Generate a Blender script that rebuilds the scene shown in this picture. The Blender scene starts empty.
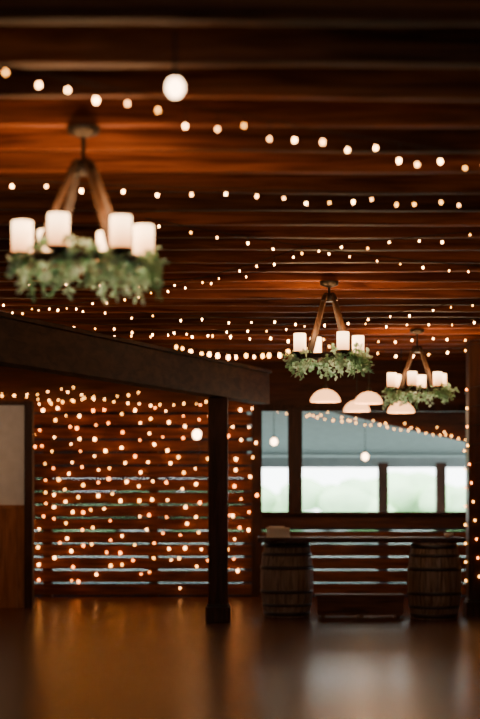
import bpy, math, random
from mathutils import Vector, Matrix
R = random.Random(7)
scene = bpy.context.scene
EYE = 1.43

# ------------------------------------------------------------------ materials
def new_mat(name):
    m = bpy.data.materials.new(name); m.use_nodes = True
    return m, m.node_tree.nodes, m.node_tree.links, m.node_tree.nodes['Principled BSDF']

def wood(name, c1, c2, scale=(1, 12, 12), rough=.55, bump=.3, spec=.4, vary=None):
    m, n, l, b = new_mat(name)
    tc = n.new('ShaderNodeTexCoord'); mp = n.new('ShaderNodeMapping')
    mp.inputs['Scale'].default_value = scale
    l.new(tc.outputs['Object'], mp.inputs['Vector'])
    nz = n.new('ShaderNodeTexNoise'); nz.inputs['Scale'].default_value = 2.2
    nz.inputs['Detail'].default_value = 6; nz.inputs['Distortion'].default_value = .6
    l.new(mp.outputs['Vector'], nz.inputs['Vector'])
    cr = n.new('ShaderNodeValToRGB')
    cr.color_ramp.elements[0].position = .34; cr.color_ramp.elements[0].color = (*c1, 1)
    cr.color_ramp.elements[1].position = .66; cr.color_ramp.elements[1].color = (*c2, 1)
    l.new(nz.outputs['Fac'], cr.inputs['Fac'])
    col = cr.outputs['Color']
    if vary:
        m2 = n.new('ShaderNodeMapping'); m2.inputs['Scale'].default_value = vary
        l.new(tc.outputs['Object'], m2.inputs['Vector'])
        n2 = n.new('ShaderNodeTexNoise'); n2.inputs['Scale'].default_value = 1.; n2.inputs['Detail'].default_value = 1
        l.new(m2.outputs['Vector'], n2.inputs['Vector'])
        r2 = n.new('ShaderNodeValToRGB')
        r2.color_ramp.elements[0].position = .38; r2.color_ramp.elements[0].color = (.32, .35, .40, 1)
        r2.color_ramp.elements[1].position = .60; r2.color_ramp.elements[1].color = (1, 1, 1, 1)
        l.new(n2.outputs['Fac'], r2.inputs['Fac'])
        mx = n.new('ShaderNodeMix'); mx.data_type = 'RGBA'; mx.blend_type = 'MULTIPLY'; mx.inputs['Factor'].default_value = 1
        l.new(col, mx.inputs['A']); l.new(r2.outputs['Color'], mx.inputs['B']); col = mx.outputs['Result']
    l.new(col, b.inputs['Base Color'])
    bp = n.new('ShaderNodeBump'); bp.inputs['Strength'].default_value = bump; bp.inputs['Distance'].default_value = .01
    l.new(nz.outputs['Fac'], bp.inputs['Height']); l.new(bp.outputs['Normal'], b.inputs['Normal'])
    b.inputs['Roughness'].default_value = rough
    b.inputs['Specular IOR Level'].default_value = spec
    return m

def plain(name, c, rough=.6, metal=0., noise=.15, nscale=8, spec=.5):
    m, n, l, b = new_mat(name)
    nz = n.new('ShaderNodeTexNoise'); nz.inputs['Scale'].default_value = nscale
    mx = n.new('ShaderNodeMix'); mx.data_type = 'RGBA'
    mx.inputs['A'].default_value = (*[v*(1-noise) for v in c], 1)
    mx.inputs['B'].default_value = (*[min(1, v*(1+noise)) for v in c], 1)
    tc = n.new('ShaderNodeTexCoord'); l.new(tc.outputs['Object'], nz.inputs['Vector'])
    l.new(nz.outputs['Fac'], mx.inputs['Factor']); l.new(mx.outputs['Result'], b.inputs['Base Color'])
    b.inputs['Roughness'].default_value = rough; b.inputs['Metallic'].default_value = metal
    b.inputs['Specular IOR Level'].default_value = spec
    return m

def glow(name, c, s, base=(.9, .85, .8)):
    m, n, l, b = new_mat(name)
    b.inputs['Base Color'].default_value = (*base, 1)
    b.inputs['Emission Color'].default_value = (*c, 1)
    b.inputs['Emission Strength'].default_value = s
    return m

M = {}
M['joist'] = wood('redwood_joist', (.12, .030, .011), (.48, .145, .048), (.6, 9, 9), .6, .6, .2, (.22, 2.1, .3))
M['deck'] = wood('deck_boards', (.04, .010, .004), (.10, .03, .010), (.8, 8, 8), .7)
M['beam'] = wood('dark_beam', (.022, .010, .007), (.060, .027, .016), (6, 1, 6), .7, .3, .15)
M['post'] = wood('dark_post', (.026, .010, .006), (.07, .025, .014), (8, 8, 1), .5, .3, .25)
M['slat'] = wood('slat_wood', (.06, .017, .006), (.20, .058, .019), (.8, 10, 10), .5, .4, .3)
M['wall'] = wood('wall_boards', (.045, .013, .006), (.11, .03, .012), (.8, 8, 8), .6)
M['wains'] = wood('wainscot_wood', (.26, .085, .025), (.46, .16, .05), (8, 8, 1), .5)
M['plaster'] = plain('plaster', (.85, .84, .84), .8)
M['metal'] = plain('dark_metal', (.05, .045, .04), .45, .7)
M['hoop'] = plain('hoop_metal', (.10, .10, .11), .4, .8)
M['strap'] = wood('strap_wood', (.04, .023, .015), (.10, .058, .037), (12, 12, 2), .6)
M['barrel'] = wood('barrel_oak', (.16, .11, .085), (.42, .31, .24), (14, 14, 1.2), .55)
M['wire'] = plain('black_wire', (.01, .012, .01), .5)
M['paper'] = plain('paper', (.9, .88, .86), .8, noise=.03)
M['baffle'] = plain('baffle_boards', (.05, .055, .07), .9, spec=0)  # for the added light-blocking boards outside the slat wall
M['b1'] = glow('bulb_warm', (1, .46, .16), 70)
M['b2'] = glow('bulb_amber', (1, .24, .035), 20)
M['b3'] = glow('bulb_gold', (1, .38, .055), 18)
M['b4'] = glow('bulb_cream', (1, .41, .12), 30)
M['globe'] = glow('globe_bulb', (1, .60, .32), 16)
M['shade'] = glow('glass_shade', (1, .42, .15), 4.0, (.6, .4, .25))
M['soffit'] = plain('soffit_paint', (.24, .27, .28), .7, spec=.2)
M['grass'] = plain('lawn', (.38, .46, .42), .9, nscale=.5, spec=.1)
M['foliage'] = plain('tree_foliage', (.50, .74, .42), .9, noise=.35, nscale=1.2, spec=.1)
m, n, l, b = new_mat('frosted_candle')
tc = n.new('ShaderNodeTexCoord'); sp = n.new('ShaderNodeSeparateXYZ'); l.new(tc.outputs['Object'], sp.inputs[0])
mr = n.new('ShaderNodeMapRange'); mr.inputs['From Min'].default_value = 2.57; mr.inputs['From Max'].default_value = 2.70
l.new(sp.outputs['Z'], mr.inputs['Value'])
cr = n.new('ShaderNodeValToRGB')
cr.color_ramp.elements[0].color = (1, .33, .09, 1); cr.color_ramp.elements[1].color = (1, .60, .29, 1)
l.new(mr.outputs['Result'], cr.inputs['Fac']); l.new(cr.outputs['Color'], b.inputs['Emission Color'])
m2 = n.new('ShaderNodeMapRange'); m2.inputs['To Min'].default_value = 2.0; m2.inputs['To Max'].default_value = 8
l.new(mr.outputs['Result'], m2.inputs['Value']); l.new(m2.outputs['Result'], b.inputs['Emission Strength'])
b.inputs['Base Color'].default_value = (.85, .75, .6, 1); M['candle'] = m

def leafmat(name, c):
    m = plain(name, c, .5)
    n, l = m.node_tree.nodes, m.node_tree.links
    b = n['Principled BSDF']; out = n['Material Output']
    t = n.new('ShaderNodeBsdfTranslucent'); t.inputs['Color'].default_value = (c[0]*1.1, min(1, c[1]*1.15), c[2], 1)
    ms = n.new('ShaderNodeMixShader'); ms.inputs['Fac'].default_value = .5
    l.new(b.outputs[0], ms.inputs[1]); l.new(t.outputs[0], ms.inputs[2]); l.new(ms.outputs[0], out.inputs['Surface'])
    return m
M['leaf1'] = leafmat('eucalyptus_leaf', (.50, .76, .62))
M['leaf2'] = leafmat('cedar_leaf', (.28, .50, .34))
M['leaf3'] = leafmat('pale_leaf', (.70, .88, .80))

# floor
m, n, l, b = new_mat('sealed_floor')
tc = n.new('ShaderNodeTexCoord'); nz = n.new('ShaderNodeTexNoise'); nz.inputs['Scale'].default_value = 1.3; nz.inputs['Detail'].default_value = 4
l.new(tc.outputs['Object'], nz.inputs['Vector'])
cr = n.new('ShaderNodeValToRGB')
cr.color_ramp.elements[0].position = .3; cr.color_ramp.elements[0].color = (.080, .034, .030, 1)
cr.color_ramp.elements[1].position = .75; cr.color_ramp.elements[1].color = (.12, .055, .048, 1)
l.new(nz.outputs['Fac'], cr.inputs['Fac']); l.new(cr.outputs['Color'], b.inputs['Base Color'])
b.inputs['Roughness'].default_value = .27
M['floor'] = m

# ------------------------------------------------------------------ builder
class B:
    def __init__(s): s.v = []; s.f = []; s.m = []; s.mats = []; s.sm = []
    def mi(s, k):
        if k not in s.mats: s.mats.append(k)
        return s.mats.index(k)
    def add(s, vs, fs, k, smooth=False):
        o = len(s.v); i = s.mi(k)
        s.v += [tuple(p) for p in vs]
        for f in fs: s.f.append(tuple(o+a for a in f)); s.m.append(i); s.sm.append(smooth)
    def box(s, x0, x1, y0, y1, z0, z1, k, rot=None, piv=None):
        vs = [Vector((x, y, z)) for x in (x0, x1) for y in (y0, y1) for z in (z0, z1)]
        if rot:
            p = Vector(piv) if piv else Vector(((x0+x1)/2, (y0+y1)/2, (z0+z1)/2))
            vs = [rot @ (q-p)+p for q in vs]
        s.add(vs, [(0, 1, 3, 2), (4, 6, 7, 5), (0, 4, 5, 1), (2, 3, 7, 6), (0, 2, 6, 4), (1, 5, 7, 3)], k)
    def lathe(s, prof, c, k, seg=24, smooth=True, cap=True):
        vs = []; fs = []
        for r, z in prof:
            for i in range(seg):
                a = 2*math.pi*i/seg; vs.append((c[0]+r*math.cos(a), c[1]+r*math.sin(a), c[2]+z))
        for j in range(len(prof)-1):
            for i in range(seg):
                i2 = (i+1) % seg; fs.append((j*seg+i, j*seg+i2, (j+1)*seg+i2, (j+1)*seg+i))
        s.add(vs, fs, k, smooth)
        if cap:
            n = len(prof)
            s.add(vs[:seg], [tuple(reversed(range(seg)))], k)
            s.add(vs[(n-1)*seg:], [tuple(range(seg))], k)
    def tube(s, pts, r, k, seg=5):
        vs = []; fs = []; P = [Vector(p) for p in pts]
        for j, p in enumerate(P):
            d = (P[min(j+1, len(P)-1)]-P[max(j-1, 0)]).normalized()
            u = d.cross(Vector((0, 0, 1)))
            if u.length < 1e-3: u = Vector((1, 0, 0))
            u.normalize(); w = d.cross(u)
            for i in range(seg):
                a = 2*math.pi*i/seg; vs.append(p+u*r*math.cos(a)+w*r*math.sin(a))
        for j in range(len(P)-1):
            for i in range(seg):
                i2 = (i+1) % seg; fs.append((j*seg+i, j*seg+i2, (j+1)*seg+i2, (j+1)*seg+i))
        s.add(vs, fs, k, True)
    def bar(s, a, b, w, t, k, side=None):
        a = Vector(a); b = Vector(b); d = (b-a).normalized()
        u = Vector(side) if side else d.cross(Vector((0, 0, 1)))
        u = (u-d*u.dot(d)).normalized(); q = d.cross(u)
        vs = [e+u*w/2*i+q*t/2*j for e in (a, b) for i, j in ((-1, -1), (1, -1), (1, 1), (-1, 1))]
        s.add(vs, [(3, 2, 1, 0), (4, 5, 6, 7), (0, 1, 5, 4), (1, 2, 6, 5), (2, 3, 7, 6), (3, 0, 4, 7)], k)
    def obj(s, name, parent=None, bevel=0):
        me = bpy.data.meshes.new(name); me.from_pydata(s.v, [], s.f)
        for k in s.mats: me.materials.append(M[k])
        me.polygons.foreach_set('material_index', s.m)
        me.polygons.foreach_set('use_smooth', s.sm); me.update()
        o = bpy.data.objects.new(name, me); scene.collection.objects.link(o)
        if parent: o.parent = parent
        if bevel:
            md = o.modifiers.new('bevel', 'BEVEL'); md.width = bevel; md.segments = 2
        return o
def bulb(b, p, r, k, stretch=1.35, socket=True):
    x, y, z = p
    pr = [(.25*r, r*stretch), (.75*r, .7*r*stretch), (r, 0), (.8*r, -.65*r*stretch), (.15*r, -r*stretch)]
    b.lathe([(a, c) for a, c in reversed(pr)], p, k, 7)
    if socket: b.lathe([(.5*r, r*stretch*.9), (.5*r, r*stretch*2.0)], p, 'wire', 5)
def empty(name, loc=(0, 0, 0)):
    e = bpy.data.objects.new(name, None); e.location = loc; scene.collection.objects.link(e); return e
def lamp(name, loc, p, c, size, parent=None):
    L = bpy.data.lights.new(name, 'POINT'); L.energy = p; L.color = c; L.shadow_soft_size = size
    o = bpy.data.objects.new(name, L); o.location = loc; scene.collection.objects.link(o)
    if parent: o.parent = parent
    return o

# ------------------------------------------------------------------ shell
X0, X1, Y0, Y1 = -6.5, 6.5, -5., 23.2
b = B(); b.box(X0-.2, X1+.2, Y0-.2, Y1+.16, -.2, 0, 'floor'); b.obj('floor')
b = B()
y = Y0-.2
while y < Y1+.1:
    b.box(X0-.2, X1+.2, y, min(y+.195, Y1+.16), 3.48, 3.51, 'deck'); y += .2
b.box(X0-.2, X1+.2, Y0-.2, Y1+.16, 3.51, 3.56, 'deck')
b.obj('ceiling')
b = B()
PITCH = .605
k0 = int((8.25-Y0)/PITCH)
y = 8.25-k0*PITCH
SEG = 40
while y < Y1-.1:
    ph = [R.uniform(0, 6.28) for _ in range(4)]
    hw = R.uniform(.038, .055); vs = []; fs = []
    tilt = R.uniform(-.006, .006)
    for i in range(SEG+1):
        x = X0+(X1-X0)*i/SEG
        dz = .006*math.sin(x*.7+ph[0])+.003*math.sin(x*3.3+ph[1])+tilt*x*.6
        dy = .012*math.sin(x*.8+ph[2])+.004*math.sin(x*2.7+ph[3])
        zb = 3.2+dz
        vs += [(x, y-hw+dy, zb+.008), (x, y-hw+dy+.008, zb), (x, y+hw+dy-.008, zb), (x, y+hw+dy, zb+.008), (x, y+hw+dy, 3.48), (x, y-hw+dy, 3.48)]
    for i in range(SEG):
        for j in range(6):
            j2 = (j+1) % 6; fs.append((i*6+j, (i+1)*6+j, (i+1)*6+j2, i*6+j2))
    fs += [tuple(range(6)), tuple(reversed(range(SEG*6, SEG*6+6)))]
    b.add(vs, fs, 'joist'); y += PITCH
b.obj('ceiling_joists')
b = B()
for i in range(18):
    b.box(X0-.15, X0, Y0, Y1, i*.2, min(i*.2+.192, 3.48), 'wall')
b.box(X0-.2, X0-.15, Y0, Y1, 0, 3.48, 'wall'); b.obj('wall_left')
b = B()
for i in range(18):
    b.box(X1, X1+.15, Y0, Y1, i*.2, min(i*.2+.192, 3.48), 'wall')
b.box(X1+.15, X1+.2, Y0, Y1, 0, 3.48, 'wall'); b.obj('wall_right')
b = B()
b.box(X0, -.4, Y0-.15, Y0, 0, 3.48, 'wall'); b.box(.9, X1, Y0-.15, Y0, 0, 3.48, 'wall')
b.box(-.4, .9, Y0-.15, Y0, 2.1, 3.48, 'wall'); b.obj('wall_rear')  # door opening added behind the camera to let in daylight fill

# far wall
WX0, WX1, WZ0, WZ1 = .30, 3.10, 1.16, 2.58
b = B()
z = 0.03; i = 0
while z < 2.6:
    h = .142
    segs = [(X0, .16)]
    if z+h < 1.0: segs.append((.30, X1))
    else: segs.append((WX1+.14, X1))
    for s0, s1 in segs:
        t = R.uniform(-.006, .006)
        b.box(s0, s1, Y1+t, Y1+.03+t, z+R.uniform(-.004, .004), z+h, 'slat')
    z += .178
b.box(X0, X1, Y1, Y1+.05, 2.62, 3.48, 'wall')
b.box(.30, WX1+.14, Y1, Y1+.05, .94, WZ0-.04, 'wall')
for x in (-6.4, -4.6, -2.7, -1.25, .16, 4.7, 6.3):
    b.box(x, x+.13, Y1+.03, Y1+.15, 0, 3.48, 'post')
for x in (.16, WX1):
    b.box(x, x+.14, Y1-.04, Y1+.15, 0, 3.0, 'post')
b.box(.3, WX1, Y1, Y1+.14, WZ1, 2.62, 'post')
b.obj('wall_far')
b = B()
b.box(.30, WX1, Y1-.08, Y1+.16, WZ0-.04, WZ0, 'post')
b.box(.655, .85, Y1-.03, Y1+.14, WZ0, WZ1, 'post')
b.box(.30, WX1, Y1-.02, Y1+.1, WZ1-.05, WZ1, 'post')
b.obj('window_1', bevel=.006)

# outside
b = B(); b.box(-60, 60, Y1+.17, 120, -.25, -.05, 'grass'); b.obj('lawn_ground')
b = B()
z = -.05; zc = .142; i = 0
while z < 2.6:      # added boards blocking daylight behind the slats; lower gaps leave dim light lines
    g = .0042 if zc < .95 else .0012
    b.box(X0, .1, Y1+.9, Y1+.93, z, zc-g/2, 'baffle')
    if zc < 1.1: b.box(.1, X1, Y1+.9, Y1+.93, z, zc-g/2, 'baffle')
    z = zc+g/2; zc += .185
b.obj('light_baffle')
b = B()
x = -14
while x < 18:
    r = R.uniform(.9, 1.7); yy = 52+R.uniform(-3, 3); hgt = R.uniform(1.5, 2.5)
    for q in range(5):
        ox, oy, oz = R.uniform(-r, r)*.7, R.uniform(-r, r)*.5, R.uniform(.25, .75)*hgt
        rr = r*R.uniform(.45, .7)
        pr = [(max(.02, rr*math.sin(t*math.pi/8))*R.uniform(.85, 1.15), -rr*.7*math.cos(t*math.pi/8)) for t in range(9)]
        b.lathe(pr, (x+ox, yy+oy, oz), 'foliage', 9)
    b.lathe([(.12, -.1), (.08, hgt*.5)], (x, yy, 0), 'post', 7)
    x += R.uniform(1.2, 2.2)
b.obj('tree_line')
pr = empty('porch')
b = B()
b.add([(-6, Y1+.16, 3.05), (6, Y1+.16, 3.05), (6, 27.6, 1.98), (-6, 27.6, 1.98),
       (-6, Y1+.16, 3.13), (6, Y1+.16, 3.13), (6, 27.6, 2.06), (-6, 27.6, 2.06)],
      [(0, 1, 2, 3), (4, 7, 6, 5), (0, 4, 5, 1), (1, 5, 6, 2), (2, 6, 7, 3), (3, 7, 4, 0)], 'soffit')
b.box(-6, 6, 27.3, 27.45, 1.82, 1.99, 'soffit')
b.obj('porch_roof', pr)
b = B()
for x in (.05, 2.22, 3.15, 4.4):
    b.box(x, x+.16, 27.28, 27.44, -.05, 1.9, 'post')
b.obj('porch_posts', pr)
b = B()
gy = 24.3
b.add([(.86, gy, 2.674), (3.57, gy, 2.716), (3.57, gy, 2.045), (3.22, gy, 2.145),
       (.86, gy+.06, 2.674), (3.57, gy+.06, 2.716), (3.57, gy+.06, 2.045), (3.22, gy+.06, 2.145)],
      [(0, 1, 2, 3), (7, 6, 5, 4), (0, 3, 7, 4), (3, 2, 6, 7), (1, 5, 6, 2), (0, 4, 5, 1)], 'wall')
b.obj('porch_gable_board', pr)

# low partition at left
b = B()
b.box(X0, -2.60, 21.0, 21.12, 1.26, 2.5, 'plaster')
for i in range(26):
    xa = X0+i*.15
    b.box(xa, min(xa+.147, -2.6), 20.98, 21.12, 0, 1.22, 'wains')
b.box(X0, -2.58, 20.96, 21.14, 1.22, 1.27, 'wains')
b.box(-2.66, -2.56, 20.95, 21.15, 0, 2.54, 'post')
b.box(X0, -2.56, 20.96, 21.14, 2.5, 2.55, 'post')
b.obj('wall_partition')

# ------------------------------------------------------------------ beam & posts
b = B()
p0 = Vector((-1.95, 13.8, 0)); d = Vector((1.71, 4.9, 0)).normalized(); sd = Vector((d.y, -d.x, 0))
a = p0-d*8; e = p0+d*6.7
def obl(b, a, e, w, z0, z1, k):
    vs = [(q+sd*w/2*i) for q in (a, e) for i in (-1, 1)]
    V = [(q.x, q.y, z) for q in vs for z in (z0, z1)]
    b.add(V, [(0, 1, 3, 2), (4, 6, 7, 5), (0, 4, 5, 1), (2, 3, 7, 6), (0, 2, 6, 4), (1, 5, 7, 3)], k)
obl(b, a, e, .2, 2.47, 2.83, 'beam')
obl(b, a, e, .26, 2.83, 2.87, 'beam')
b.obj('support_beam', bevel=.008)
def post(name, x, y, w, top, base=True):
    b = B()
    b.box(x-w/2, x+w/2, y-w/2, y+w/2, 0, top, 'post')
    if base:
        b.box(x-w/2-.03, x+w/2+.03, y-w/2-.03, y+w/2+.03, 0, .17, 'post')
        b.box(x-w/2-.012, x+w/2+.012, y-w/2-.012, y+w/2+.012, .17, .2, 'metal')
    return b.obj(name, bevel=.012)
post('timber_post', -.24, 18.72, .215, 2.468)
rpost = post('timber_post', 2.75, 19.6, .26, 3.17)

# ------------------------------------------------------------------ chandeliers
def chandelier(x, y, top, rz, hz, ncand, off, seed, light=True, rr=.29, P=22):
    rnd = random.Random(seed)
    e = empty('chandelier', (x, y, 0))
    b = B()
    b.lathe([(.02, -.05), (.075, -.03), (.08, 0)], (0, 0, top), 'metal', 24)
    b.lathe([(.011, 0), (.011, top-hz)], (0, 0, hz), 'metal', 8)
    b.lathe([(.05, 0), (.055, .01), (.055, .05), (.03, .07)], (0, 0, hz-.03), 'metal', 16)
    b.obj('canopy_and_rod', e)
    b = B()
    for i in range(4):
        a = math.radians(off*1.0+25+90*i)
        c, s_ = math.cos(a), math.sin(a)
        b.bar((c*.045, s_*.045, hz+.03), (c*(rr-.02), s_*(rr-.02), rz-.01), .042, .016, 'strap', (-s_, c, 0))
        b.bar((c*.03, s_*.03, hz+.035), (c*.075, s_*.075, hz-.03), .03, .03, 'metal', (-s_, c, 0))
    b.obj('straps', e)
    b = B()
    b.lathe([(rr-.012, -.02), (rr+.012, -.02), (rr+.012, .02), (rr-.012, .02), (rr-.012, -.02)], (0, 0, rz), 'strap', 48, False, False)
    for i in range(ncand):
        a = math.radians(off+360/ncand*i); c = (rr*math.cos(a), rr*math.sin(a), rz)
        b.lathe([(.02, .0), (.03, .02), (.058, .03), (.058, .042)], c, 'metal', 16)
    b.obj('ring', e)
    b = B()
    for i in range(ncand):
        a = math.radians(off+360/ncand*i); c = (rr*math.cos(a), rr*math.sin(a), rz+.042)
        b.lathe([(.047, 0), (.051, .006), (.051, .05), (.051, .1), (.051, .145), (.048, .152), (.041, .152), (.037, .14)], c, 'candle', 20)
        lamp('candle_bulb', (c[0], c[1], c[2]+.19), P/ncand, (1, .46, .17), .03, e)
    b.obj('candle_shades', e)
    lamp('centre_fill', (0, 0, rz+.10), P*.24, (1, .74, .45), .05, e)  # added fill light for the garland, not a fitting of the chandelier
    b = B()
    def leaf(p, dr, L, W, k):
        dr = dr.normalized(); up = Vector((rnd.uniform(-1, 1), rnd.uniform(-1, 1), rnd.uniform(-1, 1)))
        u = dr.cross(up)
        if u.length < .05: return
        u.normalize(); nn = u.cross(dr)*L*.12
        b.add([p, p+dr*L*.3+u*W*.5, p+dr*L*.7+u*W*.42, p+dr*L, p+dr*L*.7-u*W*.42, p+dr*L*.3-u*W*.5, p+dr*L*.5+nn],
              [(0, 1, 6), (1, 2, 6), (2, 3, 6), (3, 4, 6), (4, 5, 6), (5, 0, 6)], k)
    for i in range(125):
        a = rnd.uniform(0, 2*math.pi); r0 = rr+rnd.uniform(-.03, .04)
        p = Vector((r0*math.cos(a), r0*math.sin(a), rz+rnd.uniform(-.05, .05)))
        tang = Vector((-math.sin(a), math.cos(a), 0)); rad = Vector((math.cos(a), math.sin(a), 0))
        dr = (tang*rnd.uniform(-1, 1)+rad*rnd.uniform(-.1, .6)+Vector((0, 0, rnd.uniform(-1.2, .4)))).normalized()
        L = rnd.uniform(.06, .13); k = rnd.choice(['leaf1', 'leaf1', 'leaf2', 'leaf3'])
        pts = [p+dr*L*t/4+Vector((0, 0, -.02*(t/4)**2)) for t in range(5)]
        b.tube(pts, .0022, 'leaf2', 3)
        nl = 9 if k != 'leaf2' else 16
        for j in range(nl):
            q = p.lerp(pts[-1], (j+.5)/nl)
            sd_ = Vector((rnd.uniform(-1, 1), rnd.uniform(-1, 1), rnd.uniform(-1, 1)))
            if k == 'leaf2': leaf(q, dr*.7+sd_*.6, rnd.uniform(.03, .05), .010, k)
            else: leaf(q, dr*.5+sd_*.8, rnd.uniform(.032, .052), rnd.uniform(.020, .031), k)
    b.obj('greenery_garland', e)
    return e
chandelier(-.76, 8.25, 3.2, 2.54, 3.0, 6, 12, 1, rr=.295)
chandelier(.75, 14.3, 3.2, 2.56, 3.06, 4, 22, 2, rr=.27)
chandelier(1.93, 18.535, 3.2, 2.53, 2.98, 6, 14, 3)
chandelier(4.1, 11.275, 3.2, 2.55, 3.0, 6, 10, 6, P=45)  # unseen chandelier, added off-frame right for more warm light
chandelier(-2.2, 2.2, 3.2, 2.55, 3.0, 6, 30, 4, P=6)  # unseen chandelier, added off-frame left to light the near joists

# ------------------------------------------------------------------ string lights
def string(b, p, q, sag, step, r, kinds, jit=.02, drop=.03):
    p = Vector(p); q = Vector(q); n = max(2, int((q-p).length/step))
    pts = []
    for i in range(n*2+1):
        t = i/(n*2); v = p.lerp(q, t); v.z -= sag*4*t*(1-t); pts.append(v)
    b.tube(pts, .003, 'wire', 4)
    for i in range(n):
        v = pts[2*i+1]+Vector((R.uniform(-jit, jit), R.uniform(-jit, jit), 0))
        rr = r*R.uniform(.7, 1.15)
        h = drop*R.uniform(.5, 1.8)
        b.tube([v, v-Vector((0, 0, h))], .003, 'wire', 3)
        bulb(b, (v.x, v.y, v.z-h-rr), rr, R.choice(kinds))
b = B()
K = ['b1', 'b1', 'b4', 'b3']
string(b, (-1.6, 6.2, 3.17), (2.6, 9.5, 3.17), .09, .15, .0075, K, drop=.05)
string(b, (-3.2, 8.4, 3.17), (.2, 9.5, 3.12), .05, .19, .007, K)
string(b, (.2, 9.5, 3.12), (2.8, 9.0, 3.17), .07, .12, .007, K, drop=.04)
string(b, (-3.0, 16.2, 3.17), (.45, 11.9, 3.15), .16, .21, .007, K)
string(b, (.45, 11.9, 3.15), (2.6, 10.4, 3.17), .02, .19, .006, K)
string(b, (-2.6, 13.0, 3.17), (.2, 13.0, 3.12), .10, .28, .006, K)
string(b, (-.6, 10.8, 3.17), (2.9, 13.4, 3.17), .08, .22, .006, K)
string(b, (-3.2, 17.4, 3.17), (2.2, 15.2, 3.17), .20, .20, .008, K)
string(b, (-2.8, 14.6, 3.17), (3.2, 16.6, 3.17), .15, .22, .008, K)
string(b, (-3.2, 15.6, 3.17), (3.6, 18.4, 3.17), .16, .20, .010, K)
string(b, (-.8, 19.6, 3.15), (.9, 19.3, 3.15), .12, .10, .021, ['b4', 'b4', 'b3'])
string(b, (.9, 19.3, 3.15), (3.0, 19.0, 3.17), .14, .18, .012, ['b1', 'b3'])
b.obj('string_lights')

b = B()
x = -2.85
while x < .2:
    z = 2.62-R.uniform(0, .2)
    px = x; pts = [(px, Y1-.03, 2.66)]
    zend = R.uniform(.04, .35)
    while z > zend:
        px = x+R.uniform(-.06, .06)
        pts.append((px, Y1-.03, z))
        if R.random() < .92:
            bulb(b, (px, Y1-.05-R.uniform(0, .02), z), R.uniform(.009, .019), R.choice(['b4', 'b4', 'b2', 'b2', 'b3']), 1.1, False)
        z -= R.uniform(.14, .27)
    b.tube(pts, .003, 'wire', 3)
    x += R.uniform(.14, .22)
b.obj('fairy_light_curtain')
b = B()
for a0, a1, zz in ((-4.4, -2.2, 2.9), (-3.6, -1.3, 2.84), (-2.4, .1, 2.78), (-4.6, -1.9, 2.78)):
    string(b, (a0, Y1-.12, zz+.05), (a1, Y1-.12, zz), .16, .15, .011, ['b3', 'b3', 'b4'], .02, .02)
b.obj('fairy_light_swag')
b = B()
for k in range(6):
    string(b, (.5+k*.45, 24.25, 2.62-.04*k), (1.3+k*.42, 24.25, 2.60-.08*k), .08, .10, .010, ['b3'], .02, .01)
b.obj('porch_fairy_lights')
b = B(); pts = []
for i in range(180):
    t = i/179; a = t*2*math.pi*11; rr = .165
    c, s_ = math.cos(a), math.sin(a); m_ = max(abs(c), abs(s_))
    pts.append(Vector((2.75+rr*c/m_*.88, 19.6+rr*s_/m_*.88, .3+t*2.4)))
b.tube(pts, .004, 'wire', 3)
for i in range(0, 180, 4):
    bulb(b, pts[i], .011, R.choice(['b3', 'b2']), 1.2, False)
b.obj('wound_fairy_lights', rpost)

# ------------------------------------------------------------------ globe bulbs & dome pendants
def globe(x, y, z, top, r):
    b = B()
    b.tube([(x, y, z+r*1.5), (x, y, top)], .005, 'wire', 6)
    b.lathe([(.014, r*.8), (.02, r*1.0), (.018, r*1.8)], (x, y, z), 'metal', 12)
    pr = [(r*math.sin(t*math.pi/12), -1.15*r*math.cos(t*math.pi/12)) for t in range(1, 11)]+[(.016, r*1.15)]
    b.lathe(pr, (x, y, z), 'globe', 18)
    b.obj('globe_pendant_bulb')
globe(-.252, 6.6, 3.0, 3.22, .035)
globe(-.57, 22.5, 2.19, 3.2, .06)
globe(.50, 25.0, 2.17, 2.62, .05)
globe(1.84, 25.0, 1.95, 2.62, .05)
def dome(x, y, z, r):
    b = B()
    pr = [(r, 0), (r*.93, .05*r/.2), (r*.75, .1*r/.2), (r*.48, .14*r/.2), (r*.15, .16*r/.2)]
    b.lathe(pr, (x, y, z), 'shade', 28, True, False)
    b.lathe([(a*.96, c-.006) for a, c in pr], (x, y, z), 'shade', 28, True, False)
    b.lathe([(.03, 0), (.035, .02), (.02, .06)], (x, y, z+.155*r/.2), 'metal', 14)
    b.tube([(x, y, z+.15), (x, y, 3.2)], .006, 'wire', 6)
    b.lathe([(.02, -.03), (.03, 0), (.018, .05)], (x, y, z+.06), 'globe', 12)
    o = b.obj('dome_pendant_lamp')
    lamp('pendant_bulb', (x, y, z-.02), 9, (1, .62, .34), .05, o)
dome(1.0, 19.9, 2.49, .18)
dome(1.52, 20.1, 2.48, .17)
dome(1.47, 21.4, 2.45, .17)
dome(1.98, 20.9, 2.41, .17)
globe(-3.3, 19.3, 2.3, 3.2, .17)  # unseen globe, added off-frame to brighten the left partition

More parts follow.
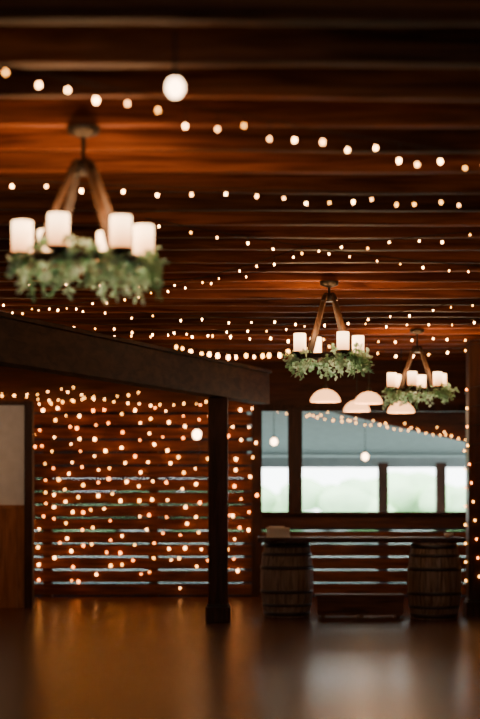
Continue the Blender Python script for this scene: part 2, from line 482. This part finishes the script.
# ------------------------------------------------------------------ barrel bar
def barrel(x, y):
    b = B(); H = .855
    def rad(z): return .25+.055*(1-((z-H/2)/(H/2))**2)
    NS = 22
    for i in range(NS):
        a0 = 2*math.pi*i/NS+.012; a1 = 2*math.pi*(i+1)/NS-.012; vs = []; fs = []
        nz_ = 12; off = R.uniform(-.002, .002)
        for j in range(nz_+1):
            z = H*j/nz_; r = rad(z)+off
            for a in (a0, (a0+a1)/2, a1): vs.append((x+r*math.cos(a), y+r*math.sin(a), z))
            for a in (a1, a0): vs.append((x+(r-.025)*math.cos(a), y+(r-.025)*math.sin(a), z))
        for j in range(nz_):
            for k in range(5):
                k2 = (k+1) % 5; fs.append((j*5+k, j*5+k2, (j+1)*5+k2, (j+1)*5+k))
        fs += [(4, 3, 2, 1, 0), tuple(range(nz_*5, nz_*5+5))]
        b.add(vs, fs, 'barrel')
    for z0, z1 in ((.015, .06), (.12, .155), (.27, .31), (.545, .585), (.70, .735), (.795, .84)):
        b.lathe([(rad(z0)+.001, z0), (rad(z0)+.006, z0), (rad(z1)+.006, z1), (rad(z1)+.001, z1)], (x, y, 0), 'hoop', 40, True, False)
    b.lathe([(.235, H-.03), (.235, H-.015)], (x, y, 0), 'barrel', 30)
    b.lathe([(.235, .02), (.235, .035)], (x, y, 0), 'barrel', 30)
    b.obj('wine_barrel')
barrel(.54, 19.6); barrel(2.2, 19.25)
b = B()
for i in range(4):
    ya = 19.08+i*.19
    b.box(.2, 2.53, ya, ya+.186, .868, .915, 'beam' if i % 2 else 'post')
b.box(.35, .42, 19.1, 19.82, .856, .868, 'post'); b.box(2.35, 2.42, 19.1, 19.5, .856, .868, 'post')
b.obj('bar_counter_top', bevel=.005)
b = B()
b.box(.88, 1.86, 19.35, 19.39, .03, .23, 'slat'); b.box(.86, 1.87, 19.33, 19.65, .23, .26, 'slat')
for x in (.92, 1.36, 1.78): b.box(x, x+.05, 19.39, 19.6, 0, .23, 'slat')
b.obj('low_plank_bench')
b = B()
for i in range(9):
    b.box(.30+R.uniform(-.006, .006), .56+R.uniform(-.006, .006), 19.2, 19.36, .916+i*.012, .927+i*.012, 'paper')
b.box(.33, .50, 19.22, 19.34, 1.024, 1.04, 'paper', Matrix.Rotation(.1, 3, 'Z'))
b.obj('napkin_stack')
b = B(); b.lathe([(.025, 0), (.04, .01), (.055, .05), (.052, .05), (.03, .012)], (2.36, 19.22, .916), 'paper', 18); b.obj('small_bowl')

# ------------------------------------------------------------------ light
w = bpy.data.worlds.new('World'); scene.world = w; w.use_nodes = True
bg = w.node_tree.nodes['Background']; bg.inputs['Color'].default_value = (.92, 1, .98, 1); bg.inputs['Strength'].default_value = 9.5

# ------------------------------------------------------------------ camera
cd = bpy.data.cameras.new('camera'); cam = bpy.data.objects.new('camera', cd); scene.collection.objects.link(cam)
cam.location = (0, 0, EYE); cam.rotation_euler = (math.radians(90), 0, 0)
cd.sensor_fit = 'VERTICAL'; cd.sensor_height = 36; cd.sensor_width = 24
cd.lens = 1700/719*36; cd.shift_y = 132.5/719
cd.dof.use_dof = True; cd.dof.focus_distance = 14.2; cd.dof.aperture_fstop = 1.35
cd.clip_end = 300
scene.camera = cam
